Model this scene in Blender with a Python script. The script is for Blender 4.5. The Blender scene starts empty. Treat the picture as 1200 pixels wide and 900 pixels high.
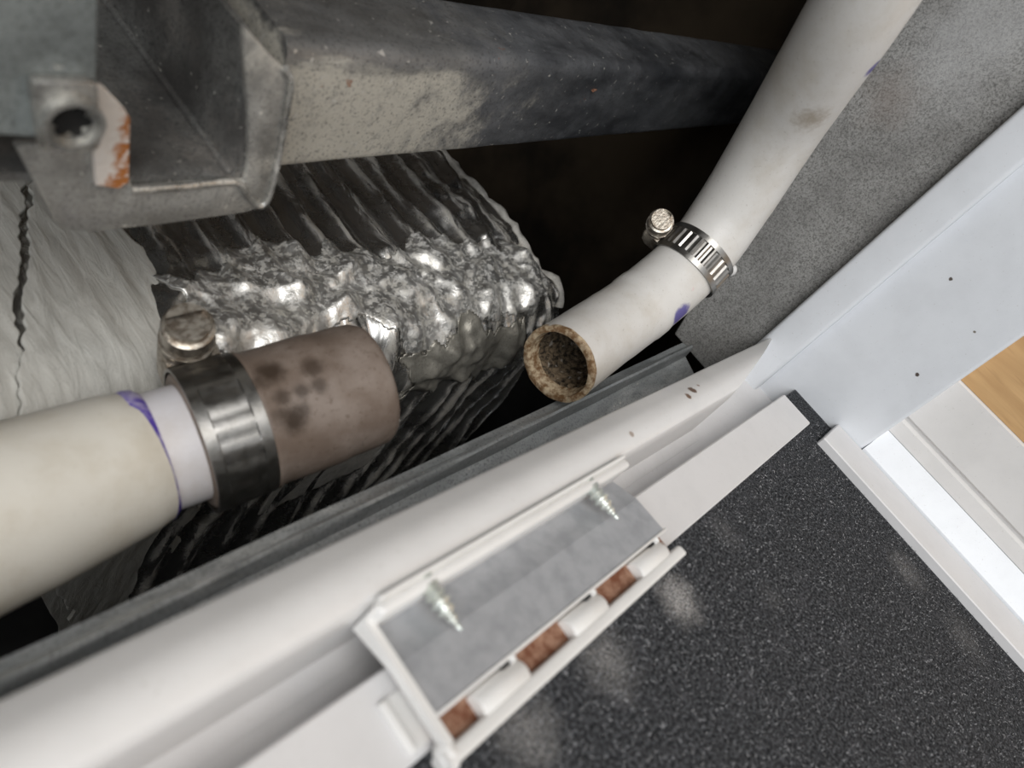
import bpy, bmesh, math, random
from mathutils import Vector, Matrix, noise as mn

S = bpy.context.scene
COL = S.collection
# ------------------------------------------------------------------ camera
# World axes: X runs along the door sill, Y goes into the closet, Z is up.
ZC = 0.450                                   # camera height above the closet floor reference
RIGHT = Vector((.6035, -.5945, .532)); UP = Vector((.2042, .7598, .618)); BACK = Vector((-.7713, -.264, .58))
UP = (UP - RIGHT*UP.dot(RIGHT)/RIGHT.length_squared).normalized(); RIGHT.normalize()
BACK = RIGHT.cross(UP).normalized()
FWD = -BACK
CAM = Vector((0, 0, ZC))
F = 850.0
cd = bpy.data.cameras.new('camera'); cam = bpy.data.objects.new('camera', cd); COL.objects.link(cam)
cd.sensor_width = 36; cd.lens = F/1200*36; cd.clip_start = .005; cd.clip_end = 20
cam.matrix_world = Matrix(((RIGHT.x, UP.x, BACK.x, 0), (RIGHT.y, UP.y, BACK.y, 0), (RIGHT.z, UP.z, BACK.z, ZC), (0, 0, 0, 1)))
cd.dof.use_dof = True; cd.dof.focus_distance = .30; cd.dof.aperture_fstop = 12
S.camera = cam
# ------------------------------------------------------------------ light
W = bpy.data.worlds.new('world'); S.world = W; W.use_nodes = True
W.node_tree.nodes['Background'].inputs[0].default_value = (.92, .96, 1, 1)
W.node_tree.nodes['Background'].inputs[1].default_value = .55
ld = bpy.data.lights.new('room_ceiling_light', 'AREA'); ld.energy = 15; ld.size = 1.0; ld.color = (1, .97, .93)
lo = bpy.data.objects.new('room_ceiling_light', ld); COL.objects.link(lo)
lo.location = (-.75, -.55, ZC+1.5)
lo.rotation_euler = (Vector((.15, .05, ZC-.12)) - lo.location).to_track_quat('-Z', 'Y').to_euler()
wd = bpy.data.lights.new('added_side_light', 'AREA'); wd.energy = 13; wd.size = 1.1; wd.color = (.96, .98, 1)  # unseen side light, added to brighten the closet interior and the jamb
wo = bpy.data.objects.new('added_side_light', wd); COL.objects.link(wo)
wo.location = (-1.35, -.72, ZC+.85)
wo.rotation_euler = (Vector((.18, .08, ZC-.12)) - wo.location).to_track_quat('-Z', 'Y').to_euler()
S.view_settings.view_transform = 'Standard'; S.view_settings.look = 'None'
S.view_settings.exposure = 0.22; S.view_settings.gamma = 1; S.view_settings.use_curve_mapping = False

# ------------------------------------------------------------------ helpers
def ray(px, py): return RIGHT*((px-600)/F) + UP*((450-py)/F) + FWD
def PV(px, py, v):            # a photo point on the upright plane y = v
    r = ray(px, py); return CAM + r*(v/r.y)
def PU(px, py, u):
    r = ray(px, py); return CAM + r*(u/r.x)
def PN(px, py, n):            # on the level plane n above/below the camera
    r = ray(px, py); return CAM + r*(n/r.z)
def PD(px, py, d): return CAM + ray(px, py)*d
def V(u, v, n): return Vector((u, v, ZC+n))

def tag(o, label, cat=None, group=None, kind=None):
    if label: o['label'] = label
    if cat: o['category'] = cat
    if group: o['group'] = group
    if kind: o['kind'] = kind
    return o
def struct(o, label=None):
    o['kind'] = 'structure'
    if label: o['label'] = label
    return o
def empty(name, loc, label, cat, group=None):
    o = bpy.data.objects.new(name, None); COL.objects.link(o); o.location = loc
    o.empty_display_size = .01
    return tag(o, label, cat, group)
def link(name, me, mat, parent=None, smooth=False, angle=None):
    o = bpy.data.objects.new(name, me); COL.objects.link(o)
    if mat: me.materials.append(mat)
    if smooth:
        for p in me.polygons: p.use_smooth = True
    if angle is not None:
        me.set_sharp_from_angle(angle=math.radians(angle))
    if parent:
        o.parent = parent
        o.matrix_parent_inverse = Matrix.Translation(parent.location).inverted() if parent.parent is None else parent.matrix_parent_inverse.copy()
        if parent.type == 'MESH': o.matrix_parent_inverse = Matrix.Identity(4)
    return o
def pyd(name, vs, fs, mat, parent=None, smooth=False, angle=None):
    me = bpy.data.meshes.new(name); me.from_pydata([tuple(v) for v in vs], [], fs); me.update()
    bm = bmesh.new(); bm.from_mesh(me); bmesh.ops.recalc_face_normals(bm, faces=bm.faces[:]); bm.to_mesh(me); bm.free()
    return link(name, me, mat, parent, smooth, angle)
def bmobj(name, bm, mat, parent=None, smooth=False, angle=None):
    bmesh.ops.recalc_face_normals(bm, faces=bm.faces[:])
    me = bpy.data.meshes.new(name); bm.to_mesh(me); bm.free()
    return link(name, me, mat, parent, smooth, angle)
def bevel(bm, w, seg=2, edges=None):
    if w > 0:
        bmesh.ops.bevel(bm, geom=edges or bm.edges[:], offset=w, segments=seg, affect='EDGES', profile=.5)
def boxbm(u0, u1, v0, v1, n0, n1, bev=0, seg=2):
    bm = bmesh.new()
    m = Matrix.Translation(V((u0+u1)/2, (v0+v1)/2, (n0+n1)/2)) @ Matrix.Diagonal((u1-u0, v1-v0, n1-n0, 1))
    bmesh.ops.create_cube(bm, size=1, matrix=m); bevel(bm, bev, seg); return bm
def box(name, u0, u1, v0, v1, n0, n1, mat, parent=None, bev=0, seg=2):
    return bmobj(name, boxbm(u0, u1, v0, v1, n0, n1, bev, seg), mat, parent, bev > 0, 35 if bev > 0 else None)
def prism(name, pts, off, mat, parent=None, bev=0, seg=2):
    """flat outline (list of points) given thickness by the vector off"""
    bm = bmesh.new()
    f = bm.faces.new([bm.verts.new(p) for p in pts])
    r = bmesh.ops.extrude_face_region(bm, geom=[f])
    for g in r['geom']:
        if isinstance(g, bmesh.types.BMVert): g.co += off
    bevel(bm, bev, seg)
    return bmobj(name, bm, mat, parent, bev > 0, 35 if bev > 0 else None)
def extrude_u(name, prof, u0, u1, mat, parent=None, n=1, wob=0, seed=0, smooth=True, angle=40):
    """profile list of (v, n), closed, swept along the sill"""
    vs = []; fs = []; k = len(prof)
    for i in range(n+1):
        u = u0+(u1-u0)*i/n
        for j, (a, b) in enumerate(prof):
            d = wob*mn.noise(Vector((u*30, seed+j*.6, 0))) if wob else 0
            vs.append(V(u, a+d*.5, b+d))
    for i in range(n):
        for j in range(k):
            fs.append((i*k+j, i*k+(j+1) % k, (i+1)*k+(j+1) % k, (i+1)*k+j))
    fs.append(tuple(range(k))); fs.append(tuple(n*k+j for j in range(k)))
    return pyd(name, vs, fs, mat, parent, smooth, angle)
def rounded(pts, r, seg=4):
    """round the corners of a 2-D polyline loop; pts (a,b) or (a,b,r)"""
    out = []; n = len(pts)
    for i in range(n):
        p = Vector(pts[i][:2]); a = Vector(pts[i-1][:2]); b = Vector(pts[(i+1) % n][:2])
        rr = pts[i][2] if len(pts[i]) > 2 else r
        if rr <= 0: out.append((p.x, p.y)); continue
        d1 = a-p; d2 = b-p; rr = min(rr, d1.length*.45, d2.length*.45)
        s = p+d1.normalized()*rr; e = p+d2.normalized()*rr
        for k in range(seg+1):
            t = k/seg; q = s*(1-t)**2+p*2*t*(1-t)+e*t*t; out.append((q.x, q.y))
    return out
def frames(pts):
    T = []
    for i in range(len(pts)):
        lo_, hi_ = max(i-1, 0), min(i+1, len(pts)-1)
        while (pts[hi_]-pts[lo_]).length < 1e-7:
            lo_, hi_ = max(lo_-1, 0), min(hi_+1, len(pts)-1)
        T.append((pts[hi_]-pts[lo_]).normalized())
    n = T[0].orthogonal().normalized(); out = []
    for t in T:
        n = (n - t*n.dot(t)).normalized(); out.append((t, n, t.cross(n)))
    return out
def tube(name, pts, radii, mat, parent=None, seg=48, cap0=True, cap1=True, fn=None, angle=45, axis=None):
    vs = []; fs = []
    if axis is not None:
        ax_ = axis.normalized(); n_ = ax_.orthogonal().normalized(); fr = [(ax_, n_, ax_.cross(n_))]*len(pts)
    else: fr = frames(pts)
    for i, (p, r) in enumerate(zip(pts, radii)):
        t, a, b = fr[i]
        for j in range(seg):
            th = 2*math.pi*j/seg; rr = r + (fn(i, th) if fn else 0)
            vs.append(p + (a*math.cos(th)+b*math.sin(th))*rr)
    for i in range(len(pts)-1):
        for j in range(seg):
            fs.append((i*seg+j, i*seg+(j+1) % seg, (i+1)*seg+(j+1) % seg, (i+1)*seg+j))
    if cap0: fs.append(tuple(range(seg)))
    if cap1: fs.append(tuple((len(pts)-1)*seg+j for j in range(seg)))
    return pyd(name, vs, fs, mat, parent, True, angle)
def spline(ctrl, n=12):
    """Catmull-Rom through the control points"""
    P = [ctrl[0]*2-ctrl[1]] + ctrl + [ctrl[-1]*2-ctrl[-2]]; out = []
    for i in range(1, len(P)-2):
        for k in range(n):
            t = k/n; a, b, c, d = P[i-1], P[i], P[i+1], P[i+2]
            out.append(.5*((2*b)+(c-a)*t+(2*a-5*b+4*c-d)*t*t+(3*b-a-3*c+d)*t**3))
    out.append(ctrl[-1].copy()); return out

# ------------------------------------------------------------------ materials
class NT:
    def __init__(s, name):
        s.m = bpy.data.materials.new(name); s.m.use_nodes = True; s.t = s.m.node_tree
        s.b = s.t.nodes['Principled BSDF']; s.geo = s.t.nodes.new('ShaderNodeNewGeometry'); s.pos = s.geo.outputs['Position']
    def n(s, ty, **k):
        o = s.t.nodes.new(ty)
        for a, b in k.items(): setattr(o, a, b)
        return o
    def l(s, a, b): s.t.links.new(a, b)
    def mapping(s, scale, rot=(0, 0, 0)):
        m = s.n('ShaderNodeMapping'); s.l(s.pos, m.inputs[0]); m.inputs['Scale'].default_value = scale; m.inputs['Rotation'].default_value = rot
        return m.outputs[0]
    def noise(s, scale, detail=4, rough=.6, vec=None, dist=0):
        o = s.n('ShaderNodeTexNoise'); o.inputs['Scale'].default_value = scale; o.inputs['Detail'].default_value = detail
        o.inputs['Roughness'].default_value = rough; o.inputs['Distortion'].default_value = dist
        s.l(vec or s.pos, o.inputs['Vector']); return o.outputs['Fac']
    def ramp(s, fac, lo, hi, a=0., b=1.):
        o = s.n('ShaderNodeMapRange'); s.l(fac, o.inputs[0])
        for i, x in enumerate((lo, hi, a, b)): o.inputs[1+i].default_value = x
        o.interpolation_type = 'SMOOTHSTEP'; return o.outputs[0]
    def math(s, op, a, b=None):
        o = s.n('ShaderNodeMath', operation=op)
        for i, x in enumerate((a, b)):
            if x is None: continue
            if isinstance(x, (int, float)): o.inputs[i].default_value = x
            else: s.l(x, o.inputs[i])
        return o.outputs[0]
    def mix(s, fac, a, b):
        o = s.n('ShaderNodeMix', data_type='RGBA')
        for i, x in ((0, fac), (6, a), (7, b)):
            if isinstance(x, (int, float)): o.inputs[i].default_value = x
            elif isinstance(x, tuple): o.inputs[i].default_value = x if len(x) == 4 else (*x, 1)
            else: s.l(x, o.inputs[i])
        return o.outputs[2]
    def spot(s, p, r, soft=.4, nz=0, nscale=400):
        o = s.n('ShaderNodeVectorMath', operation='DISTANCE'); s.l(s.pos, o.inputs[0]); o.inputs[1].default_value = tuple(p)
        d = o.outputs['Value']
        if nz: d = s.math('ADD', d, s.math('MULTIPLY', s.math('SUBTRACT', s.noise(nscale, 3), .5), nz))
        return s.ramp(d, r*(1-soft), r, 1, 0)
    def stretch_spot(s, p, ax, r, soft=.5, nz=0, nscale=400):
        """spot with radii r (tuple) along world axes ax scale"""
        v = s.n('ShaderNodeVectorMath', operation='SUBTRACT'); s.l(s.pos, v.inputs[0]); v.inputs[1].default_value = tuple(p)
        m = s.n('ShaderNodeVectorMath', operation='MULTIPLY'); s.l(v.outputs[0], m.inputs[0]); m.inputs[1].default_value = ax
        q = s.n('ShaderNodeVectorMath', operation='LENGTH'); s.l(m.outputs[0], q.inputs[0]); d = q.outputs['Value']
        if nz: d = s.math('ADD', d, s.math('MULTIPLY', s.math('SUBTRACT', s.noise(nscale, 3), .5), nz))
        return s.ramp(d, r*(1-soft), r, 1, 0)
    def bump(s, h, strength=.3, dist=.001, prev=None):
        o = s.n('ShaderNodeBump'); o.inputs['Strength'].default_value = strength; o.inputs['Distance'].default_value = dist
        s.l(h, o.inputs['Height'])
        if prev is not None: s.l(prev, o.inputs['Normal'])
        return o.outputs[0]
    def done(s, col, rough=.5, metal=0., normal=None, spec=.5):
        for key, x in (('Base Color', col), ('Roughness', rough), ('Metallic', metal), ('Specular IOR Level', spec)):
            i = s.b.inputs[key]
            if isinstance(x, (int, float)): i.default_value = x
            elif isinstance(x, tuple): i.default_value = (*x[:3], 1)
            else: s.l(x, i)
        if normal is not None: s.l(normal, s.b.inputs['Normal'])
        return s.m

def paint(name, col, rough=.35, marks=(), wear=None):
    t = NT(name)
    c = t.mix(t.ramp(t.noise(60, 4), .35, .75), col, tuple(x*.94 for x in col))
    c = t.mix(t.math('MULTIPLY', t.ramp(t.noise(900, 2), .66, .75), .25), c, (.35, .32, .28))
    for p, r, mc in marks: c = t.mix(t.spot(p, r, .35, r*.9, 900), c, mc)
    return t.done(c, rough, 0, t.bump(t.noise(700, 3), .08, .0006))
M = {}
WHITE = (.80, .80, .80)
M['white_sill'] = paint('white_sill_paint', (.74, .73, .72), .28, [
    (PN(812, 455, -.1148), .0022, (.16, .10, .07)), (PN(807, 463, -.1148), .0016, (.20, .12, .08)), (PN(819, 449, -.1148), .0013, (.3, .2, .15)), (PN(741, 508, -.1148), .0012, (.4, .33, .28))])
M['white_jamb'] = paint('white_jamb_paint', (.74, .76, .79), .38, [
    (PU(1075, 439, .3445), .0010, (.08, .06, .05)), (PU(1114, 327, .3445), .0009, (.10, .08, .07)), (PU(1142, 389, .3445), .0006, (.2, .18, .15)), (PU(1013, 351, .3385), .0006, (.25, .2, .15))])
M['white_board'] = paint('white_board_edge', (.70, .69, .69), .5)
M['white_base'] = paint('white_baseboard', (.72, .70, .68), .45)
M['white_shoe'] = paint('white_gloss_shoe', (.75, .77, .80), .35)

def felt():
    t = NT('charcoal_felt')
    fine = t.noise(1000, 3, .75); mid = t.noise(160, 4)
    c = t.mix(t.ramp(fine, .40, .68), (.016, .017, .019), (.125, .13, .14))
    c = t.mix(t.math('MULTIPLY', t.ramp(mid, .5, .78), .35), c, (.11, .11, .12))
    fib = t.math('MULTIPLY', t.ramp(t.noise(650, 2, .5, t.mapping((1, 2.5, 1), (0, 0, .6)), 1.5), .70, .76), .6)
    c = t.mix(fib, c, (.33, .33, .35))
    dust_or_light = None
    for px, py, r, k in ((796, 702, .011, .95), (712, 775, .012, .5), (620, 862, .012, .5), (1062, 668, .013, .30), (905, 700, .008, .10), (1130, 745, .014, .16), (850, 625, .009, .12)):
        s = t.math('MULTIPLY', t.spot(PN(px, py, -.129), r, 1.0, r*.9, 220), k)
        dust_or_light = s if dust_or_light is None else t.math('MAXIMUM', dust_or_light, s)
    grain = t.ramp(t.noise(1900, 2, .8), .38, .62)
    c = t.mix(t.math('MULTIPLY', dust_or_light, grain), c, (.62, .60, .58))
    return t.done(c, .95, 0, t.bump(fine, .9, .0012), .1)
M['felt'] = felt()

def galv(name, base=(.42, .44, .45), dark=(.07, .08, .085), pale=(.55, .53, .48), rust=(.30, .10, .03), stretch=(1, 1, 1), pm=.45, rough=.42, metal=.75, rustk=.7):
    t = NT(name); mp = t.mapping(stretch)
    c = t.mix(t.ramp(t.noise(45, 5, .65, mp), .32, .68), dark, base)
    c = t.mix(t.math('MULTIPLY', t.ramp(t.noise(30, 5, .7, mp), .48, .70), pm*2), c, pale)
    c = t.mix(t.math('MULTIPLY', t.ramp(t.noise(170, 5, .75, mp), .50, .66), .55), c, tuple(x*.45 for x in base))
    c = t.mix(t.ramp(t.noise(1100, 3, .8), .50, .66), c, tuple(x*.40 for x in base))
    c = t.mix(t.math('MULTIPLY', t.ramp(t.noise(420, 2), .70, .74), .8), c, (.7, .68, .62))
    c = t.mix(t.math('MULTIPLY', t.ramp(t.noise(120, 4, .7), .70, .76), rustk), c, rust)
    m = t.ramp(t.noise(30, 5, .7, mp), .45, .72, metal, metal*.35)
    r = t.ramp(t.noise(90, 4), .3, .7, rough-.1, rough+.18)
    return t.done(c, r, m, t.bump(t.noise(600, 4, .7), .25, .0006))
M['galv_rail'] = galv('galvanised_rail', (.56, .58, .59), (.32, .34, .345), (.66, .66, .64), stretch=(.25, 1, 1), rustk=.1, metal=.5, rough=.40)
def beam_mat():
    t = NT('galvanised_beam'); mp = t.mapping((.35, 1, 1))
    c = t.mix(t.ramp(t.noise(45, 5, .65, mp), .32, .68), (.065, .068, .074), (.19, .195, .205))
    # pale near-end overspray, which also paints in the light fading along the beam
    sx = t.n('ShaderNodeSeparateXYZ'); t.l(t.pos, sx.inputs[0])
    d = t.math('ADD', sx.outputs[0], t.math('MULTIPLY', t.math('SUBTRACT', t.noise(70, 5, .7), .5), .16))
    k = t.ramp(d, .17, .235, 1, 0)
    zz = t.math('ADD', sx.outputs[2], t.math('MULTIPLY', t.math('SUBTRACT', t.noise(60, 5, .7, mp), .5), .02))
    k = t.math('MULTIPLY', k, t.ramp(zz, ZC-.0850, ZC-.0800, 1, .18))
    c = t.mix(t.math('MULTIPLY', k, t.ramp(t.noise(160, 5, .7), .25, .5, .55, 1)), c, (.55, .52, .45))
    c = t.mix(t.math('MULTIPLY', t.ramp(t.noise(900, 3, .7), .52, .68), .6), c, (.06, .06, .06))
    c = t.mix(t.math('MULTIPLY', t.ramp(t.noise(330, 3, .6), .66, .71), .85), c, (.58, .56, .52))
    c = t.mix(t.math('MULTIPLY', t.ramp(t.noise(90, 4, .7), .70, .74), .7), c, (.28, .10, .04))
    return t.done(c, t.ramp(t.noise(90, 4), .3, .7, .35, .6), t.ramp(k, 0, 1, .5, .15), t.bump(t.noise(600, 4, .7), .3, .0006))
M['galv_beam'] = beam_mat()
M['galv_bracket'] = galv('galvanised_bracket', (.47, .46, .43), (.27, .26, .24), (.55, .52, .46), rustk=.4, metal=.4)
M['galv_channel'] = galv('dark_galvanised_channel', (.23, .23, .22), (.12, .115, .11), (.30, .265, .23), rustk=.4, pm=.2, metal=.4)
M['post'] = galv('grey_green_post', (.30, .325, .315), (.225, .245, .24), (.37, .37, .355), pm=.3, rustk=0, metal=.35, rough=.5)
M['nut'] = galv('zinc_nut', (.62, .61, .57), (.35, .34, .32), (.75, .73, .68), rustk=.15, metal=.8, rough=.32)
M['bolt_dark'] = NT('dark_bolt').done((.012, .012, .012), .5, .3)
def rusttab():
    t = NT('rust_streaked_tab')
    sx = t.n('ShaderNodeSeparateXYZ'); t.l(t.pos, sx.inputs[0])
    d = t.math('ADD', sx.outputs[0], t.math('MULTIPLY', t.math('SUBTRACT', t.noise(260, 4, .7), .5), .010))
    k = t.ramp(d, PV(136, 160, .1285).x, PV(150, 160, .1285).x)
    c = t.mix(k, (.72, .66, .60), (.42, .15, .035))
    return t.done(t.mix(t.ramp(t.noise(500, 3), .5, .7), c, (.75, .70, .65)), .7, 0, t.bump(t.noise(500, 4), .4, .0008))
M['rusttab'] = rusttab()
def gpanel():
    t = NT('grey_sheet_panel')
    c = t.mix(t.ramp(t.noise(25, 5, .7), .3, .7), (.24, .235, .225), (.38, .375, .36))
    c = t.mix(t.ramp(t.noise(1300, 3, .8), .40, .68), c, (.10, .098, .092))
    c = t.mix(t.math('MULTIPLY', t.ramp(t.noise(1700, 2), .62, .72), .6), c, (.52, .51, .50))
    pale = t.stretch_spot(PU(1150, 35, .345), (1, 1, .6), .03, 1., .03, 80)
    c = t.mix(t.math('MULTIPLY', pale, .5), c, (.48, .48, .48))
    brown = t.spot(PU(1040, 110, .345), .018, 1., .02, 90)
    c = t.mix(t.math('MULTIPLY', brown, .4), c, (.20, .15, .12))
    return t.done(c, .6, .15, t.bump(t.noise(1300, 3), .3, .0005))
M['gpanel'] = gpanel()

def pvc(name, col, marks=(), dirt=.35, brown=()):
    t = NT(name)
    c = t.mix(t.ramp(t.noise(40, 5, .65), .40, .72), col, tuple(a*b for a, b in zip(col, (.86, .83, .78))))
    c = t.mix(t.math('MULTIPLY', t.ramp(t.noise(900, 3, .7), .60, .74), dirt), c, (.22, .18, .13))
    for p, r, k in brown: c = t.mix(t.math('MULTIPLY', t.spot(p, r, .9, r, 500), k), c, (.30, .24, .17))
    for p, r, k, mc in marks: c = t.mix(t.math('MULTIPLY', t.spot(p, r, .4, r*.7, 260), k), c, mc)
    o = t.done(c, .42, 0, t.bump(t.noise(500, 3), .10, .0004))
    return o
def foil():
    t = NT('crumpled_foil')
    dirt = t.ramp(t.noise(70, 5, .7), .45, .75)
    c = t.mix(dirt, (.80, .79, .77), (.45, .42, .37))
    c = t.mix(t.math('MULTIPLY', t.ramp(t.noise(900, 3, .7), .58, .70), .5), c, (.16, .15, .13))
    at = t.n('ShaderNodeAttribute'); at.attribute_name = 'ridge'
    dust_or_light = t.ramp(t.noise(130, 5, .7, t.mapping((1, .2, .2), (0, 0, -.12)), .5), .40, .60)
    dust_or_light = t.math('MULTIPLY', t.math('MULTIPLY', dust_or_light, t.ramp(at.outputs['Fac'], .45, .85)), .85)  # beige rib crests: some dust, and lit slopes painted into the colour
    c = t.mix(dust_or_light, c, (.56, .53, .47))
    n1 = t.bump(t.noise(200, 4, .55, t.mapping((1, .3, .3)), .8), .35, .0014)
    return t.done(c, t.ramp(dirt, 0, 1, .25, .42), t.ramp(dust_or_light, 0, 1, .97, .25), n1)
M['foil'] = foil()
def tape(name, col, metal, rough):
    t = NT(name)
    c = t.mix(t.ramp(t.noise(150, 5, .7), .35, .7), col, tuple(x*.62 for x in col))
    c = t.mix(t.math('MULTIPLY', t.ramp(t.noise(1200, 2), .6, .7), .5), c, tuple(x*.35 for x in col))
    return t.done(c, rough, metal, t.bump(t.noise(420, 4, .7), .35, .001))
M['tape'] = tape('grey_duct_tape', (.42, .40, .35), .55, .42)
M['silver_tape'] = (lambda t: t.done(t.mix(t.ramp(t.noise(160, 5, .7), .42, .68), (.80, .79, .76), (.58, .56, .51)), t.ramp(t.noise(90, 4), .35, .65, .34, .46), t.ramp(t.noise(320, 5, .75), .46, .60, .92, .30), t.bump(t.noise(220, 4, .6, None, 1.5), .25, .0012)))(NT('silver_foil_tape'))
M['flap'] = tape('pale_tape', (.52, .50, .46), .1, .6)
def mastic():
    t = NT('grey_mastic')
    w = t.noise(140, 4, .6, t.mapping((2.2, .45, .6), (0, 0, .1)), 1.0)
    c = t.mix(t.ramp(w, .3, .7), (.42, .41, .375), (.54, .53, .49))
    c = t.mix(t.math('MULTIPLY', t.ramp(t.noise(1500, 2), .58, .7), .3), c, (.22, .21, .19))
    return t.done(c, .75, 0, t.bump(w, .5, .0012))
M['mastic'] = mastic()
M['dark_wall'] = (lambda t: t.done(t.mix(t.ramp(t.noise(9, 5), .35, .7), (.018, .015, .012), (.060, .045, .030)), .95, 0, None, .1))(NT('dark_closet_wall'))  # near-black colour stands in for the deep shade inside the closet
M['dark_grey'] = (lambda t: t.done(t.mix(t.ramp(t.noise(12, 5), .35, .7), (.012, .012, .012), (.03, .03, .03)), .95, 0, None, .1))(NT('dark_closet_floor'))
M['steel_band'] = (lambda t: t.done(t.mix(t.ramp(t.noise(250, 4), .35, .7), (.33, .32, .30), (.40, .39, .375)), t.ramp(t.noise(400, 3), .3, .7, .30, .38), 1.0, t.bump(t.noise(900, 2), .1, .0003)))(NT('worm_clamp_steel'))
M['steel_old'] = (lambda t: t.done(t.mix(t.ramp(t.noise(350, 4), .4, .65), (.50, .46, .40), (.24, .20, .16)), .36, .9, t.bump(t.noise(900, 2), .3, .0004)))(NT('tarnished_clamp_steel'))
M['hinge'] = (lambda t: t.done(t.mix(t.ramp(t.noise(200, 4), .35, .7), (.42, .43, .45), (.33, .34, .36)), .45, .25, t.bump(t.noise(1500, 2), .15, .0003)))(NT('dull_grey_hinge_leaf'))
M['hinge_white'] = paint('white_hinge_paint', (.80, .79, .77), .35)
M['rust'] = (lambda t: t.done(t.mix(t.ramp(t.noise(380, 5, .75), .36, .66), (.16, .055, .025), (.36, .21, .14)), .85, 0, t.bump(t.noise(700, 4, .7), .6, .0008)))(NT('brown_rust'))
M['screw'] = (lambda t: t.done(t.mix(t.ramp(t.noise(300, 3), .4, .7), (.70, .72, .66), (.55, .60, .58)), .32, .7, None))(NT('zinc_screw'))
def wood():
    t = NT('light_oak')
    g = t.noise(60, 5, .6, t.mapping((1, .12, 1), (0, 0, 0)), .6)
    c = t.mix(t.ramp(g, .3, .7), (.48, .28, .12), (.66, .42, .20))
    c = t.mix(t.math('MULTIPLY', t.ramp(t.noise(300, 3, .6, t.mapping((1, .08, 1))), .55, .7), .4), c, (.36, .20, .08))
    return t.done(c, .5, 0, t.bump(g, .1, .0005))
M['wood'] = wood()
def rubber():
    t = NT('grimy_translucent_rubber')
    c = t.mix(t.ramp(t.noise(55, 5, .6), .35, .7), (.165, .125, .100), (.26, .215, .185))
    c = t.mix(t.math('MULTIPLY', t.ramp(t.noise(600, 3), .55, .72), .5), c, (.10, .07, .05))
    for px, py, r, k in ((316, 436, .0035, .9), (366, 430, .0028, .75), (344, 492, .0034, .95), (331, 466, .0022, .7), (353, 458, .0020, .75), (374, 452, .0020, .7), (356, 480, .0018, .6), (302, 450, .002, .6), (324, 488, .0018, .5)):
        c = t.mix(t.math('MULTIPLY', t.spot(sleeve_hit(px, py), r*1.7, .8, r*1.0, 420), k), c, (.035, .022, .014))
    return t.done(c, .48, 0, t.bump(t.noise(400, 4), .15, .0005), .35)
def scale_():
    t = NT('brown_scale_deposit')
    k = t.noise(420, 5, .7, t.mapping((1, 1, 2.2)))
    c = t.mix(t.ramp(k, .36, .62), (.02, .015, .010), (.22, .16, .10))
    c = t.mix(t.ramp(t.noise(300, 4), .60, .66), c, (.42, .38, .33))
    return t.done(c, .6, 0, t.bump(k, .8, .0015), .4)
M['scale'] = scale_()
def rim():
    t = NT('brown_stained_rim')
    c = t.mix(t.ramp(t.noise(330, 5, .7), .38, .64), (.16, .085, .035), (.50, .40, .27))
    return t.done(c, .6, 0, t.bump(t.noise(500, 4), .5, .001))
M['rim'] = rim()

# ------------------------------------------------------------------ the setting
NF = -.350                                      # closet floor
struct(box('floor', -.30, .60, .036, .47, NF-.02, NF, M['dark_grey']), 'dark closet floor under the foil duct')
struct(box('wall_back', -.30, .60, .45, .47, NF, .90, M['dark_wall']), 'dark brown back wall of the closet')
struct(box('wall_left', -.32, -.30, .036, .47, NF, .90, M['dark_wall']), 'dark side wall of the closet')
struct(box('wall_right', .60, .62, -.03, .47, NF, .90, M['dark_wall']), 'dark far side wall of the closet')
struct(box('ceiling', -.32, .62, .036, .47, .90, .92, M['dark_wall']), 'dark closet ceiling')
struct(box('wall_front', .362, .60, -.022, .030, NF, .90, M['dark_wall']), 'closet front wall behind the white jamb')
struct(box('floor', -.60, .3445, -.90, .009, -.170, -.129, M['felt']), 'charcoal grey felt carpet speckled with lint')
random.seed(5)
def lint(name, count, cols, seed):
    vs = []; fs = []
    for i in range(count):
        u = random.uniform(.03, .343); v = random.uniform(-.34, -.0085)
        a = random.uniform(0, 6.283); L = random.uniform(.0002, .00065); w = random.uniform(.00005, .00010); k = random.uniform(-.9, .9)
        p = V(u, v, -.1289); h = random.uniform(.0001, .0007)
        b = len(vs)
        for q, (t, z) in enumerate(((-1, 0), (0, h), (1, h*.3))):
            d = Vector((math.cos(a+k*t), math.sin(a+k*t), 0)); s_ = Vector((-d.y, d.x, 0))*w
            c = p+d*(L*t)+Vector((0, 0, z)); vs += [c-s_, c+s_+Vector((0, 0, w))]
        fs += [(b, b+1, b+3, b+2), (b+2, b+3, b+5, b+4)]
    return pyd(name, vs, fs, cols)
lt = NT('pale_lint'); ml = lt.done(lt.mix(lt.ramp(lt.noise(700, 2), .35, .65), (.10, .105, .115), (.42, .42, .43)), .9)
lo_ = lint('carpet_lint', 32000, ml, 1)
tag(lo_, 'pale grey lint fibres strewn over the charcoal carpet', 'lint', None, 'stuff')
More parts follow.
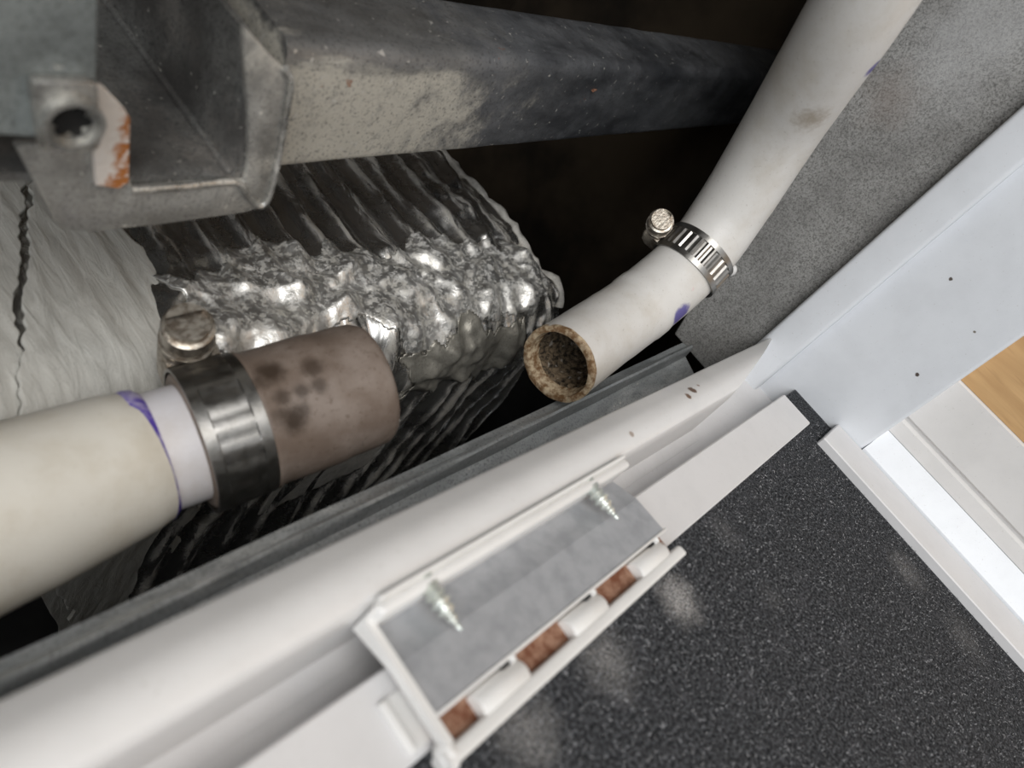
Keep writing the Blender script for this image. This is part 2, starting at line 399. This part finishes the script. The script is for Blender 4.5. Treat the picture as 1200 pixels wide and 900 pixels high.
# sill: stop moulding along the opening, groove floor, and the white board edge beside the carpet
sill = empty('trim_1', V(.1, .026, -.16), None, None); sill['kind'] = 'structure'; sill['label'] = 'white painted wooden sill moulding in front of the pipes'
prof = rounded([(.0345, -.160, 0), (.0345, -.1190, .0010), (.0275, -.1146, .004), (.0195, -.1158, .0036), (.0195, -.160, 0)], .002, 6)
k_ = len(prof)
vs = [V(-.5, a, b) for a, b in prof]+[V(.260+.085*(a-.0195)/.015, a, b) for a, b in prof]      # far end cut obliquely
pyd('stop_moulding', vs, [(j, (j+1) % k_, k_+(j+1) % k_, k_+j) for j in range(k_)]+[tuple(range(k_)), tuple(range(k_, 2*k_))], M['white_sill'], sill, True, 40)
box('groove_bed', -.5, .3445, .0085, .0345, -.178, -.1415, M['white_board'], sill)
extrude_u('groove_ledge', [(.0195, -.142), (.0195, -.1395), (.0150, -.1412), (.0150, -.142)], -.5, .262, M['white_board'], sill)
struct(box('trim_2', -.5, .3190, -.0068, .0098, -.150, -.1245, M['white_board'], None, .0005, 1), 'white board edge between carpet and sill groove')
struct(box('trim_3', .3200, .3442, -.60, -.0150, -.135, -.1248, M['white_board'], None, .0005, 1), 'white strip along the carpet beside the baseboard')
# jamb
jamb = empty('door_1', V(.352, 0, -.16), None, None); jamb['kind'] = 'structure'; jamb['label'] = 'white painted door jamb standing at the end of the sill'
box('jamb_board', .3445, .3620, -.0300, .0360, -.178, .90, M['white_jamb'], jamb, .0018, 4)
box('stop_strip', .3375, .3450, .0205, .0365, -.1440, .90, M['white_jamb'], jamb, .0020, 4)
# baseboard with shoe, and wood behind
bb = empty('baseboard_right', V(.35, -.1, -.125), None, None); bb['kind'] = 'structure'; bb['label'] = 'white moulded baseboard below the oak panel'
def ext_v(name, prof, v0, v1, mat, parent):
    vs = [V(a, v, b) for v in (v0, v1) for a, b in prof]; k = len(prof)
    fs = [(j, (j+1) % k, k+(j+1) % k, k+j) for j in range(k)] + [tuple(range(k)), tuple(range(k, 2*k))]
    return pyd(name, vs, fs, mat, parent, True, 30)
ext_v('shoe_moulding', [(.366, -.135), (.3446, -.135), (.3446, -.1238), (.3462, -.1212), (.3520, -.1128), (.366, -.1128)], -.60, -.0302, M['white_shoe'], bb)
ext_v('board', [(.366, -.1128), (.3524, -.1126), (.3530, -.1060), (.3548, -.1048), (.3548, -.1036), (.3532, -.1024), (.3540, -.0775), (.3560, -.0766), (.366, -.0766)], -.60, -.0302, M['white_base'], bb)
struct(box('wall_side', .3555, .3660, -.60, -.0302, -.0766, .90, M['wood']), 'light oak wood panel above the white baseboard')

# ------------------------------------------------------------------ galvanised rail behind the sill
rail = empty('steel_rail', V(.1, .05, NF), 'long galvanised steel rail with a rolled edge just behind the white sill', 'rail')
rp = [(.0545, -.1585), (.0540, -.1560), (.0515, -.1552), (.0505, -.1536), (.0497, -.1530), (.0488, -.1534), (.0482, -.1550), (.0478, -.1600), (.0350, -.1655), (.0330, -.1700), (.0470, -.1640), (.0490, -.1600)]
ro = extrude_u('rolled_flange', rp, -.30, .3440, M['galv_rail'], rail, 60, .0005, 3)
for vt in ro.data.vertices: vt.co.y += (vt.co.x-.10)*.034*min(1, max(0, (vt.co.y-.034)/.012))
box('web', -.30, .3440, .0400, .0425, NF, -.1630, M['galv_rail'], rail)

# ------------------------------------------------------------------ grey panel behind the bent pipe
pt_ = PU(985, 0, .3465); pb_ = PU(783, 398, .3465); pe_ = pt_+(pt_-pb_)*((ZC+.40-pt_.z)/(pt_.z-pb_.z))
panel_pts = [V(.3465, pb_.y, -.1575), V(.3465, .0365, -.1575), V(.3465, .0365, .90), V(.3465, min(pe_.y, .20)+.05, .90), V(.3465, min(pe_.y, .20), .40)]
panel = prism('sheet_metal_panel', panel_pts, Vector((.012, 0, 0)), M['gpanel'], None, .0006, 1)
bm = bmesh.new(); bmesh.ops.create_icosphere(bm, subdivisions=2, radius=.0026, matrix=Matrix.Translation(PU(857, 317, .3465)) @ Matrix.Diagonal((.6, 1, 1.25, 1)))
bmobj('paint_blob', bm, M['white_base'], panel, True)
tag(panel, 'speckled grey sheet metal panel between the bent white pipe and the jamb', 'panel')

# ------------------------------------------------------------------ foil duct
VS, NTOP, UE, VB = .1165, -.1840, .3340, .300
RC = .022
def duct_prof(s):
    """arc-length walk: up the front side, round the top front corner, over the top; returns (v, n, nv, nn)"""
    h = (NTOP-RC)-NF; a = RC*math.pi/2
    if s < h: return VS, NF+s, -1., 0.
    if s < h+a:
        th = (s-h)/RC; return VS+RC-RC*math.cos(th), NTOP-RC+RC*math.sin(th), -math.cos(th), math.sin(th)
    return VS+RC+(s-h-a), NTOP, 0., 1.
SH = (NTOP-RC)-NF; SA = RC*math.pi/2; STOP = SH+SA+(VB-VS-RC)
def ridged(p): return 1-2*abs(mn.noise(p))
def sm(x, a, b):
    t = max(0, min(1, (x-a)/(b-a))); return t*t*(3-2*t)
def u_left(s):
    o = s-SH-SA
    return .0679+.38*o if o > -.02 else .0603+(-.02-o)*.26
def u_crack(s):
    return u_left(s)+.0048+.02*max(0, s-SH-SA)+jag(s, .0028, 90, 6)
def jag(x, a=.004, f=60, z=0): return a*mn.noise(Vector((x*f, z, 1.7)))+a*.5*mn.noise(Vector((x*f*3.3, z, 5.2)))
def facet(p, seed):
    """crumpled sheet: height field of flat facets between sharp creases"""
    h = 0
    for k in range(3):
        a = seed+k*2.1; d = (p.x*math.cos(a)+p.y*math.sin(a)) + .55*mn.noise(p*.6+Vector((k*7.1, seed, 0)))
        h += abs((d % 1)-.5)*2
    return h/3
def rib_r(u, s):
    w = mn.noise(Vector((u*14, s*10, 2.1)))*.45 + mn.noise(Vector((u*40, s*26, 5.1)))*.16
    return abs(((u/.0165 + w) % 1)-.5)*2
def duct_disp(u, s):
    sc = SH+SA+.004
    tz = math.exp(-((s-sc)/.028)**2)                  # taped, crumpled corner
    tz = max(tz, .9*math.exp(-((u-.300)/.022)**2)*sm(s, SH-.01, SH+.01)*(1-sm(s, sc+.05, sc+.09)))
    tz = max(tz, math.exp(-((s-SH-.004)/.018)**2)*sm(u, .19, .21)*(1-sm(u, .30, .32)))
    r = rib_r(u, s)
    rib = sm(r, .15, .95)*.0056*(1-.9*tz)*(.8+.5*mn.noise(Vector((u*30, s*16, 7))))
    st = ridged(Vector((u*130, s*22, .3)))*.0006 + ridged(Vector((u*60, s*60, 4.3)))*.0007 + facet(Vector((u*60, s*14, 1.5)), .15)*.0040
    wx, wy = mn.noise(Vector((u*26, s*26, 6)))*.012, mn.noise(Vector((u*26, s*26, 16)))*.012
    tp = (facet(Vector(((u+wx)*34, (s+wy)*48, 0)), .7)*.0085 + facet(Vector(((u-wy)*80, (s+wx)*110, 3)), 2.9)*.0016 + max(0, ridged(Vector((u*75+wx*40, s*110, 8.1)))-.45)*.0012 + max(0, ridged(Vector((u*120, s*70+wy*60, 3.1)))-.5)*.0010)*tz
    return (rib+st*(1-.5*tz)+tp)*sm(u, .108, .128)
def duct_pt(u, s, off=0, disp=True):
    v, n, a, b = duct_prof(s); d = (duct_disp(u, s) if disp else 0)+off
    e = max(0, (u-(UE-.016))/.016); k = .016*(1-math.sqrt(max(0, 1-e*e)))      # rounded far end
    return V(u+.0018*mn.noise(Vector((s*30, u*20, 3))), v+a*(d-k), n+b*(d-k))
duct = empty('foil_duct', V(.2, .2, NF), 'crumpled silver foil insulated duct lying behind the pipes', 'duct')
def duct_grid(name, u0, u1, s0, s1, nu, ns, mat, off, keep=None, disp=True, close=False, lo=None, hi=None):
    """patch of the duct's surface; lo/hi give ragged or slanted ends"""
    vs = []; fs = []; ss = [s0+(s1-s0)*j/ns for j in range(ns+1)]
    U = lambda i, s: (lo(s) if lo else u0)+((hi(s) if hi else u1)-(lo(s) if lo else u0))*i/nu
    for i in range(nu+1):
        for s in ss: u = U(i, s); vs.append(duct_pt(u, s, off(u, s) if callable(off) else off, disp))
    for i in range(nu):
        for j in range(ns):
            s = (ss[j]+ss[j+1])/2
            if keep and not keep(U(i+.5, s), s): continue
            fs.append((i*(ns+1)+j, (i+1)*(ns+1)+j, (i+1)*(ns+1)+j+1, i*(ns+1)+j+1))
    if close:                                       # end cap and back so it is a solid body
        e = nu*(ns+1); c = len(vs); vs.append(V(UE-.002, (VS+VB)/2, (NF+NTOP)/2-.03)); vs.append(V(UE-.002, VB, NF)); vs.append(V(U(0, s1), VB, NF))
        for j in range(ns): fs.append((e+j, e+j+1, c))
        fs.append((e+ns, c+1, c)); fs.append((e, c, c+1)); fs.append((ns, e+ns, c+1, c+2))
        fs.append(tuple(range(ns+1))+(c+2,))
    return pyd(name, vs, fs, mat, duct, True)
fw = duct_grid('foil_wrap', 0, UE, .0, STOP, 360, 340, M['foil'], 0, close=True, lo=u_left)
ra_ = fw.data.attributes.new('ridge', 'FLOAT', 'POINT')
for i_, vt in enumerate(fw.data.vertices):
    if i_ < 361*341:
        a_, j_ = divmod(i_, 341); s_ = STOP*j_/340; u_ = u_left(s_)+(UE-u_left(s_))*a_/360
        ra_.data[i_].value = rib_r(u_, s_)*sm(u_, .108, .128)
def solidify(o, t):
    m = o.modifiers.new('thickness', 'SOLIDIFY'); m.thickness = t; m.offset = -1
TAPE = duct_grid('tape_patch', .205, .292, SH-.034, SH+SA*.75, 90, 70, M['tape'], .0010,
          keep=lambda u, s: s > SH-.010+jag(u, .012, 45) and s < SH+SA*.42+jag(u, .014, 50, 3) and u > .215+jag(s, .010, 60) and u < .290+jag(s, .012, 60, 2))
solidify(TAPE, .0004)
STR = duct_grid('silver_tape', 0, 0, SH+SA*.35, SH+SA+.040, 220, 70, M['silver_tape'], .0007, lo=lambda s: .122+jag(s, .006, 50, 3), hi=lambda s: UE-.012+jag(s, .004, 60, 1),
          keep=lambda u, s: s > SH+SA*.50+jag(u, .014, 30, 11) and s < SH+SA+.026+jag(u, .020, 32, 12))
solidify(STR, .0003)
ep = [duct_pt(UE-.006, SH+SA*.5+(STOP-SH-SA*.5)*i/60, .0006) + Vector((.0016*mn.noise(Vector((i*.35, 2, 0))), 0, .0010*mn.noise(Vector((i*.5, 7, 0))))) for i in range(61)]
tube('folded_edge', ep, [.0021+.0012*mn.noise(Vector((i*.3, 4, 1))) for i in range(61)], M['flap'], duct, 10, True, True, lambda i, th: .0007*mn.noise(Vector((i*.6, math.cos(th)*2, math.sin(th)*2))))
FLAP = duct_grid('tape_flap', .172, .245, SH-.090, SH-.034, 60, 50, M['flap'], .0058,
          keep=lambda u, s: s > SH-.082+jag(u, .002, 90)+(u-.17)*.15 and u < .236+jag(s, .0012, 120), disp=False)
solidify(FLAP, .0008)
# mastic coat over the near end, split by a crack
def wr(u, s): return .0016+.0007*mn.noise(Vector((u*160, s*26, 3)))+.0004*mn.noise(Vector((u*330, s*60, 8)))
MA = duct_grid('mastic_coat', 0, 0, .0, STOP, 60, 400, M['mastic'], wr, disp=False,
          lo=lambda s: u_crack(s)+.0014*sm(s, SH+SA-.002, SH+SA+.015), hi=lambda s: .1190+.012*sm(s, SH+SA*.5, SH-.01)+jag(s, .012, 26, 8))
solidify(MA, .0016)
MB_ = duct_grid('mastic_edge', 0, 0, .0, STOP, 14, 400, M['mastic'], wr, disp=False,
          lo=lambda s: u_left(s)-.0008, hi=lambda s: u_crack(s)-.0008*sm(s, SH+SA-.002, SH+SA+.015))
solidify(MB_, .0016)

# ------------------------------------------------------------------ square steel beam
beam = empty('steel_beam', V(.13, .15, -.12), 'dirty galvanised square steel beam crossing above the foil duct', 'beam')
def beam_pt(t, a, b):      # a into the closet 0..1, b up 0..1
    u = .120+(.600-.120)*t
    v = .1400+(.182-.1400)*t + a*.034
    n = -.1180+(.0270)*t + b*.0385
    return V(u, v, n)
bp = rounded([(0, 0, .07), (1, 0, .07), (1, 1, .14), (0, 1, .16)], .1, 6)
vs = []; fs = []; NBM = 80; k = len(bp)
for i in range(NBM+1):
    for a, b in bp:
        p = beam_pt(i/NBM, a, b); p.z += .0003*mn.noise(p*60); vs.append(p)
for i in range(NBM):
    for j in range(k): fs.append((i*k+j, i*k+(j+1) % k, (i+1)*k+(j+1) % k, (i+1)*k+j))
fs += [tuple(range(k)), tuple(NBM*k+j for j in range(k))]
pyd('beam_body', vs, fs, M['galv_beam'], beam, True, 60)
pyd('rust_chip', [beam_pt(.335, -.012, .70)+Vector((x*.0022, -.0004*(1-abs(x)), y*.0009)) for x, y in ((-1, -.3), (-.2, -1), (1, .1), (.5, 1), (-.6, .8))]+[beam_pt(.335, .02, .70)], [(0, 1, 2, 3, 4), (0, 1, 5), (1, 2, 5), (2, 3, 5), (3, 4, 5), (4, 0, 5)], M['rust'], beam)

# ------------------------------------------------------------------ bracket: trough with a bent front lip
VF = .1300
brk = empty('steel_bracket', V(.10, .13, -.125), 'folded steel trough bracket with rounded lip holding the beam end', 'bracket')
lip_px = [(18, 172), (44, 222), (62, 258), (78, 270), (110, 272), (200, 262), (284, 250), (306, 244), (318, 228), (328, 180), (342, 95), (338, 84), (318, 66), (286, 30), (286, 62), (292, 140), (291, 190), (287, 214), (276, 213), (156, 222), (150, 190), (112, 168), (60, 168)]
lip = prism('front_lip', [PV(x, y, VF) for x, y in lip_px], Vector((0, .0022, 0)), M['galv_bracket'], brk, .0005, 2)
pA = PV(276, 212, VF); nfl = pA.z-ZC; ufl = pA.x
box('trough_floor', .050, ufl+.001, VF+.0015, VF+.20, nfl-.0022, nfl, M['galv_channel'], brk)
w0 = PV(286, 20, VF)
nwt = PU(276, 14, ufl+.002).z-ZC
wall_pts = [V(ufl, VF+.0015, nfl-.002), V(ufl, VF+.20, nfl-.002), V(ufl, VF+.20, nwt), V(ufl, VF+.0015, nwt)]
prism('trough_wall', wall_pts, Vector((.0022, 0, 0)), M['galv_channel'], brk)
# fold line where the wall meets the floor
box('fold_bead', ufl-.0016, ufl+.0002, VF+.002, VF+.20, nfl-.0002, nfl+.0016, M['galv_channel'], brk, .0006, 2)
tube('lip_edge', spline([PV(x, y, VF-.0004) for x, y in ((154, 223), (215, 218), (274, 213), (290, 228), (303, 241), (315, 231), (326, 188), (335, 135), (341, 97), (334, 80))], 6), [.0009]*55, M['nut'], brk, 8)  # raised edge in brighter zinc, painting in the highlight along the fold
tp = [PV(x, y, .1285) for x, y in ((104, 100), (121, 102), (146, 128), (153, 140), (152, 214), (140, 222), (112, 218))]
prism('rusty_tab', tp, Vector((0, .0015, 0)), M['rusttab'], brk, .0003, 1)

VP_ = .1210
post = empty('steel_post', V(.05, .12, .0), 'grey green steel post with a square nut at its lower end', 'post')
bl = PV(-60, 172, VP_); br = PV(112, 165, VP_)
pr_pts = [V(.010, VP_, br.z-ZC), V(br.x, VP_, br.z-ZC), PV(117, -60, VP_), V(PV(117, -60, VP_).x, VP_, .90), V(.010, VP_, .90)]
prism('post_face', pr_pts, Vector((0, .0030, 0)), M['post'], post, .0004, 1)
nt = [PV(x, y, VP_-.0022) for x, y in ((40, 95), (110, 96), (116, 102), (119, 170), (113, 178), (54, 180), (47, 174), (36, 101))]
prism('square_nut', nt, Vector((0, .0022, 0)), M['nut'], post, .0006, 2)
nc = PV(82, 140, VP_-.0022)
def ring_v(name, c, r0, r1, y0, y1, mat, parent, seg=32, fn=None):
    vs = []; fs = []
    for (r, y) in ((r0, y0), (r0, y1), (r1, y1), (r1, y0)):
        for j in range(seg):
            th = 2*math.pi*j/seg; q = r*(fn(th) if fn else 1)
            vs.append(Vector((c.x+q*math.cos(th), c.y+y, c.z+q*math.sin(th))))
    for a in range(4):
        for j in range(seg):
            b = (a+1) % 4; fs.append((a*seg+j, a*seg+(j+1) % seg, b*seg+(j+1) % seg, b*seg+j))
    return pyd(name, vs, fs, mat, parent, True, 40)
ring_v('nut_collar', nc, .0044, .0054, .0002, -.0022, M['nut'], post)
ring_v('thread_ring', nc, .0036, .0043, .0002, -.0012, M['nut'], post)
bm = bmesh.new(); sv = []
for j in range(24):
    th = 2*math.pi*j/24; r = .0040*(.78+.22*math.cos(6*th)); sv.append(bm.verts.new((nc.x+r*math.cos(th), nc.y-.0006, nc.z+r*math.sin(th))))
f = bm.faces.new(sv); r_ = bmesh.ops.extrude_face_region(bm, geom=[f])
for g in r_['geom']:
    if isinstance(g, bmesh.types.BMVert): g.co.y += .001
bmobj('bolt_socket', bm, M['bolt_dark'], post)

# ------------------------------------------------------------------ left pipe run, along X
AX = [PD(166, 537, .193), PD(430, 450, .2285)]
dirp = (AX[1]-AX[0]).normalized()
def ap(d): return AX[0]+dirp*d
def sleeve_hit(px, py, R=.0203):          # where the view line through a photo point meets the sleeve
    r = ray(px, py); o = CAM-AX[0]; a = r-dirp*r.dot(dirp); b = o-dirp*o.dot(dirp)
    A, B, C = a.dot(a), 2*a.dot(b), b.dot(b)-R*R; q = max(0, B*B-4*A*C)
    return CAM+r*((-B-math.sqrt(q))/(2*A))
PUR = (.10, .055, .42)
mpipeL = pvc('white_pvc_with_primer', (.70, .68, .70), [], .12)
# purple primer ring handled as its own thin painted band
fit = empty('pvc_elbow', ap(-.04), 'cream white plastic elbow fitting at the left, joined with purple primer', 'pipe fitting')
e0 = PD(0, 604, .170); ed = (e0-ap(0)).normalized(); eb = e0+ed*.02
ctrl = [ap(0), ap(0)*.5+e0*.5, e0, eb, eb+ed*.016+Vector((0, .006, -.001)), eb+ed*.024+Vector((0, .022, -.006)), eb+ed*.026+Vector((0, .06, -.012)), eb+ed*.026+Vector((0, .20, -.02)), eb+ed*.026+Vector((0, .345, -.02))]
pts = spline(ctrl, 8)
mfit = pvc('cream_pvc_fitting', (.70, .67, .60), [], .15)
tube('elbow_body', pts, [(.0184, .0188)[i] if i < 2 else .0190+.0022*min(1, i/14) for i in range(len(pts))], mfit, fit, 64)
pr = NT('purple_primer'); mprim = pr.done(pr.mix(pr.ramp(pr.noise(160, 3), .40, .66), PUR, (.55, .50, .68)), .4)
tube('primer_ring', [ap(-.0010), ap(.0004), ap(.0026), ap(.0044)], [.0184, .0187, .0182, .0166], mprim, fit, 64)
pipeL = empty('pvc_pipe', ap(.01), 'short white plastic pipe stub between the elbow and the rubber coupling', 'pipe')
tube('pipe_stub', [ap(-.004), ap(.0), ap(.01), ap(.022), ap(.036)], [.0166]*5, mpipeL, pipeL, 64)
# rubber coupling
cp = empty('rubber_coupling', ap(.035), 'grimy brown rubber coupling with dark rust spots on the left pipe', 'coupling')
prf = [(.0175, .0160), (.0172, .0185), (.0180, .0195), (.024, .0200), (.0325, .0200), (.0338, .0206), (.0355, .0206), (.0365, .0201), (.045, .0203), (.054, .0204), (.0565, .0203), (.0575, .0200), (.066, .0199), (.0705, .0195), (.0725, .0186), (.0735, .0170), (.0735, .0140), (.070, .0135), (.045, .0135)]
def rwob(i, th): return .00025*mn.noise(Vector((i*.5, math.cos(th)*2, math.sin(th)*2)))
tube('sleeve', [ap(a-.0048) for a, _ in prf], [b for _, b in prf], rubber(), cp, 72, True, True, rwob, 50, dirp)

def hose_clamp(c, axis, radial, R, width, label, matb, math_, nslots=22, slot_depth=.0004, a0=0., group=None, sc=1.0):
    """worm drive clamp round a pipe: c centre, axis along the pipe, radial towards the screw"""
    ax = axis.normalized(); ra = (radial-ax*radial.dot(ax)).normalized(); tn = ax.cross(ra)
    root = empty('hose_clamp', c, label, 'hose clamp', group)
    vs = []; fs = []; SEG = nslots*4; th_ = .0009
    rows = [(-.5, 0), (-.5, th_), (-.32, th_), (-.30, th_), (.30, th_), (.32, th_), (.5, th_), (.5, 0)]
    for j in range(SEG):
        an = 2*math.pi*j/SEG; d = ra*math.cos(an)+tn*math.sin(an)
        slot = (j % 4 in (1, 2)) and .35 < an
        for q, (w, h) in enumerate(rows):
            hh = h
            if slot and q in (3, 4): hh = h-slot_depth*2
            if slot and q in (2, 5): hh = h
            skew = .0
            vs.append(c+d*(R+hh)+ax*(w*width))
    n = len(rows)
    for j in range(SEG):
        j2 = (j+1) % SEG
        for q in range(n): fs.append((j*n+q, j*n+(q+1) % n, j2*n+(q+1) % n, j2*n+q))
    pyd('band', vs, fs, matb, root, True, 25)
    # screw housing: a rounded shell over the screw
    hc = c+ra*(R+.0050*sc)
    L = .0150*sc
    def loc(a, r, t): return hc+ax*a+ra*r+tn*t
    prof = [(-.0062, -.0045), (-.0062, .0010), (-.0050, .0038), (-.0024, .0052), (.0024, .0052), (.0050, .0038), (.0062, .0010), (.0062, -.0045)]
    v2 = []; f2 = []; k = len(prof); cuts = [(-.62, .80), (-.55, 1), (.18, 1), (.25, .92)]
    for t, s in cuts:
        for a, r in prof: v2.append(loc(a*s*sc, r*s*sc, t*L))
    for i in range(len(cuts)-1):
        for j in range(k): f2.append((i*k+j, i*k+(j+1) % k, (i+1)*k+(j+1) % k, (i+1)*k+j))
    f2 += [tuple(range(k)), tuple((len(cuts)-1)*k+j for j in range(k))]
    pyd('screw_housing', v2, f2, math_, root, True, 35)
    sc_root = tube('screw', [loc(0, .0003*sc, t*L) for t in (.05, .30, .30, .34, .42, .42, .50, .50, .80, .82, .82)],
         [x*sc for x in (.0040, .0040, .0056, .0060, .0060, .0050, .0050, .0056, .0056, .0050, .0044)], math_, root, 28, True, True, None, 30)
    # hexagon head with a driver slot
    hb = []; hf = []
    for t in (.80, .95):
        for j in range(28):
            an = 2*math.pi*j/28; hb.append(loc(math.cos(an)*.0046*sc, .0003*sc+math.sin(an)*.0046*sc, t*L))
    for j in range(28): hf.append((j, (j+1) % 28, 28+(j+1) % 28, 28+j))
    up = [j for j in range(28) if math.sin(2*math.pi*j/28) > .30]; dn = [j for j in range(28) if math.sin(2*math.pi*j/28) < -.30]
    dn = sorted(dn)
    hf += [tuple(28+j for j in up), tuple(28+j for j in dn)]
    pyd('screw_head', hb, hf, math_, sc_root, False)
    return root

# left clamp: the screw stands beyond the pipe, its head up towards the viewer
cl = ap(.0210)
hose_clamp(cl, dirp, Vector((0, .985, .17)), .0201, .0165, 'blurred large steel worm clamp tightened on the rubber coupling', M['steel_band'], M['steel_old'], 20, .0002, group='worm drive hose clamps', sc=1.25)

# ------------------------------------------------------------------ bent pipe on the right
mouth = PD(654, 427, .266)
c1 = PD(702, 393, .288); c2 = PD(750, 359, .304); c3 = PD(812, 305, .312); c4 = PD(860, 240, .306); c5 = PD(921, 142, .278); c6 = PD(1011, 0, .224); c7 = c6+(c6-c5)*.35+Vector((.002, .006, .02)); c8 = V(c7.x+.004, c7.y+.02, .12); c9 = V(c7.x+.004, c7.y+.024, .895)
bend = [mouth, c1, c2, c3, c4, c5, c6, c7, c8, c9]
bp_ = spline(bend, 12)
PURM = (.07, .05, .28)
marks = [(PD(942, 188, .262), .0060, .95, PURM), (PD(1019, 75, .236), .0045, .9, PURM), (PD(799, 370, .300), .0060, .9, PURM), (PD(893, 254, .285), .0030, .7, PURM), (PD(815, 340, .296), .0018, .5, (.7, .1, .15))]
brown = [(PD(950, 145, .255), .009, .75), (PD(945, 172, .257), .007, .55), (PD(855, 208, .284), .003, .5), (PD(905, 190, .270), .010, .25), (PD(748, 385, .292), .006, .15)]
mpipeR = pvc('white_pvc_scuffed', (.66, .64, .61), marks, .30, brown)
bent = empty('pvc_pipe', bp_[0], 'bent white plastic drain pipe rising to the right with an open stained end', 'pipe')
RP = .0150
def rads(i): return RP + (.0004 if 22 < i < 26 else 0)
tube('pipe_wall', bp_, [rads(i) for i in range(len(bp_))], mpipeR, bent, 72, False, True, lambda i, th: .00012*mn.noise(Vector((i*.4, math.cos(th)*2, math.sin(th)*2))))
# stained rim and encrusted bore at the open end
ax0 = (bp_[0]-bp_[1]).normalized()
rimp = [bp_[0]-ax0*.0015, bp_[0]+ax0*.0004, bp_[0]+ax0*.0008, bp_[0]+ax0*.0004, bp_[0]-ax0*.003, bp_[0]-ax0*.006]
tube('stained_rim', rimp, [RP+.0002, RP+.0001, RP-.0010, RP-.0022, RP-.0030, RP-.0032], M['rim'], bent, 72, False, False, lambda i, th: .0004*mn.noise(Vector((i*.8, math.cos(th)*3.5, math.sin(th)*3.5))), 45, ax0)
ip = [bp_[0]-ax0*.0050] + [bp_[0]-ax0*(.0052+.0016*i) for i in range(1, 26)]
tube('encrusted_bore', ip, [RP-.0033]*len(ip), M['scale'], bent, 72, False, True, lambda i, th: .0010*ridged(Vector((i*.35, math.cos(th)*5, math.sin(th)*5)))-.0009, 60, ax0)
ci = 36
hose_clamp(bp_[ci], bp_[ci+1]-bp_[ci-1], Vector((-.12, 1, .10)), RP+.0004, .0130, 'small steel worm clamp with slotted band left loose on the bent white pipe', M['steel_band'], M['steel_old'], 30, .0003, group='worm drive hose clamps', sc=.95)

# ------------------------------------------------------------------ hinge
hinge = empty('door_hinge', V(.125, .005, -.1245), 'white painted butt hinge with rusty knuckle gaps screwed to the sill', 'hinge')
U0, U1 = .0790, .1720
extrude_u('mounting_leaf', [(.0172, -.1240), (.0172, -.1226), (.0085, -.1196), (-.0028, -.1190), (-.0028, -.1204), (.0083, -.1210)], U0, U1, M['hinge'], hinge, 1, 0, 0, True, 10)
box('upright_flange', U0, U1+.002, .0166, .0196, -.1242, -.1148, M['hinge_white'], hinge, .0013, 3)
box('flange_edge', U0+.001, U1+.001, .0193, .0203, -.1240, -.1140, M['hinge_white'], hinge, .0003, 1)
extrude_u('leaf_edge', [(.0190, -.1240), (.0190, -.1150), (.0180, -.1190), (.0085, -.1188), (-.0080, -.1184), (-.0080, -.1210), (.0083, -.1212)], U0-.0010, U0+.0006, M['hinge_white'], hinge)
box('leaf_lip', U0+.0008, U1+.0012, -.0032, -.0024, -.1215, -.1186, M['hinge_white'], hinge, .0003, 2)
box('lower_leaf', U0-.0046, U1, -.0055, .0050, -.1246, -.1241, M['hinge_white'], hinge)
box('lower_leaf_rim', U0-.0050, U0-.0034, -.0055, .0050, -.1246, -.1228, M['hinge_white'], hinge, .0005, 2)
box('rusty_plate', U0+.001, U1, -.0090, -.0030, -.1234, -.1218, M['rust'], hinge)
extrude_u('outer_lip', rounded([(-.0114, -.1240), (-.0082, -.1240), (-.0082, -.1192), (-.0114, -.1188)], .0010, 4), U0-.002, U1+.0015, M['hinge_white'], hinge)
for a, b in ((.0100, .0245), (.0415, .0560), (.0735, .0890)):
    kn = tube('knuckle', [V(U0+t, -.0066, -.1218) for t in (a, a, a+.0006, b-.0006, b, b)], [.0010, .0028, .0032, .0032, .0028, .0010], M['hinge_white'], hinge, 28)
    box('pin_nub', U0+b-.0022, U0+b-.0012, -.0042, -.0026, -.1215, -.1184, M['hinge_white'], kn, .0003, 1)
    box('pin_hole_shade', U0+b-.0048, U0+b-.0024, -.0040, -.0030, -.1216, -.1197, M['bolt_dark'], kn)  # solid dark box painted as the shade inside a pin hole
bm = bmesh.new(); bmesh.ops.create_uvsphere(bm, u_segments=20, v_segments=12, radius=.0030, matrix=Matrix.Translation(V(U0-.0003, -.0092, -.1214)) @ Matrix.Diagonal((.7, 1, .9, 1)))
bmobj('pin_end', bm, M['hinge_white'], hinge, True)
def screw(uc, n0):
    pts_ = []; rr = []
    L = .0125
    for i in range(41):
        t = i/40; pts_.append(V(uc+.0002*t, .0192-L*t, n0+.0006*t))
        tap = 1-.82*sm(t, .45, 1)
        rr.append((.00165+(.00045 if i % 6 < 3 else -.0002))*tap+.00015)
    return tube('screw', pts_, rr, M['screw'], hinge, 18, True, True, None, 60)
screw(.0925, -.1168); screw(.1545, -.1168)
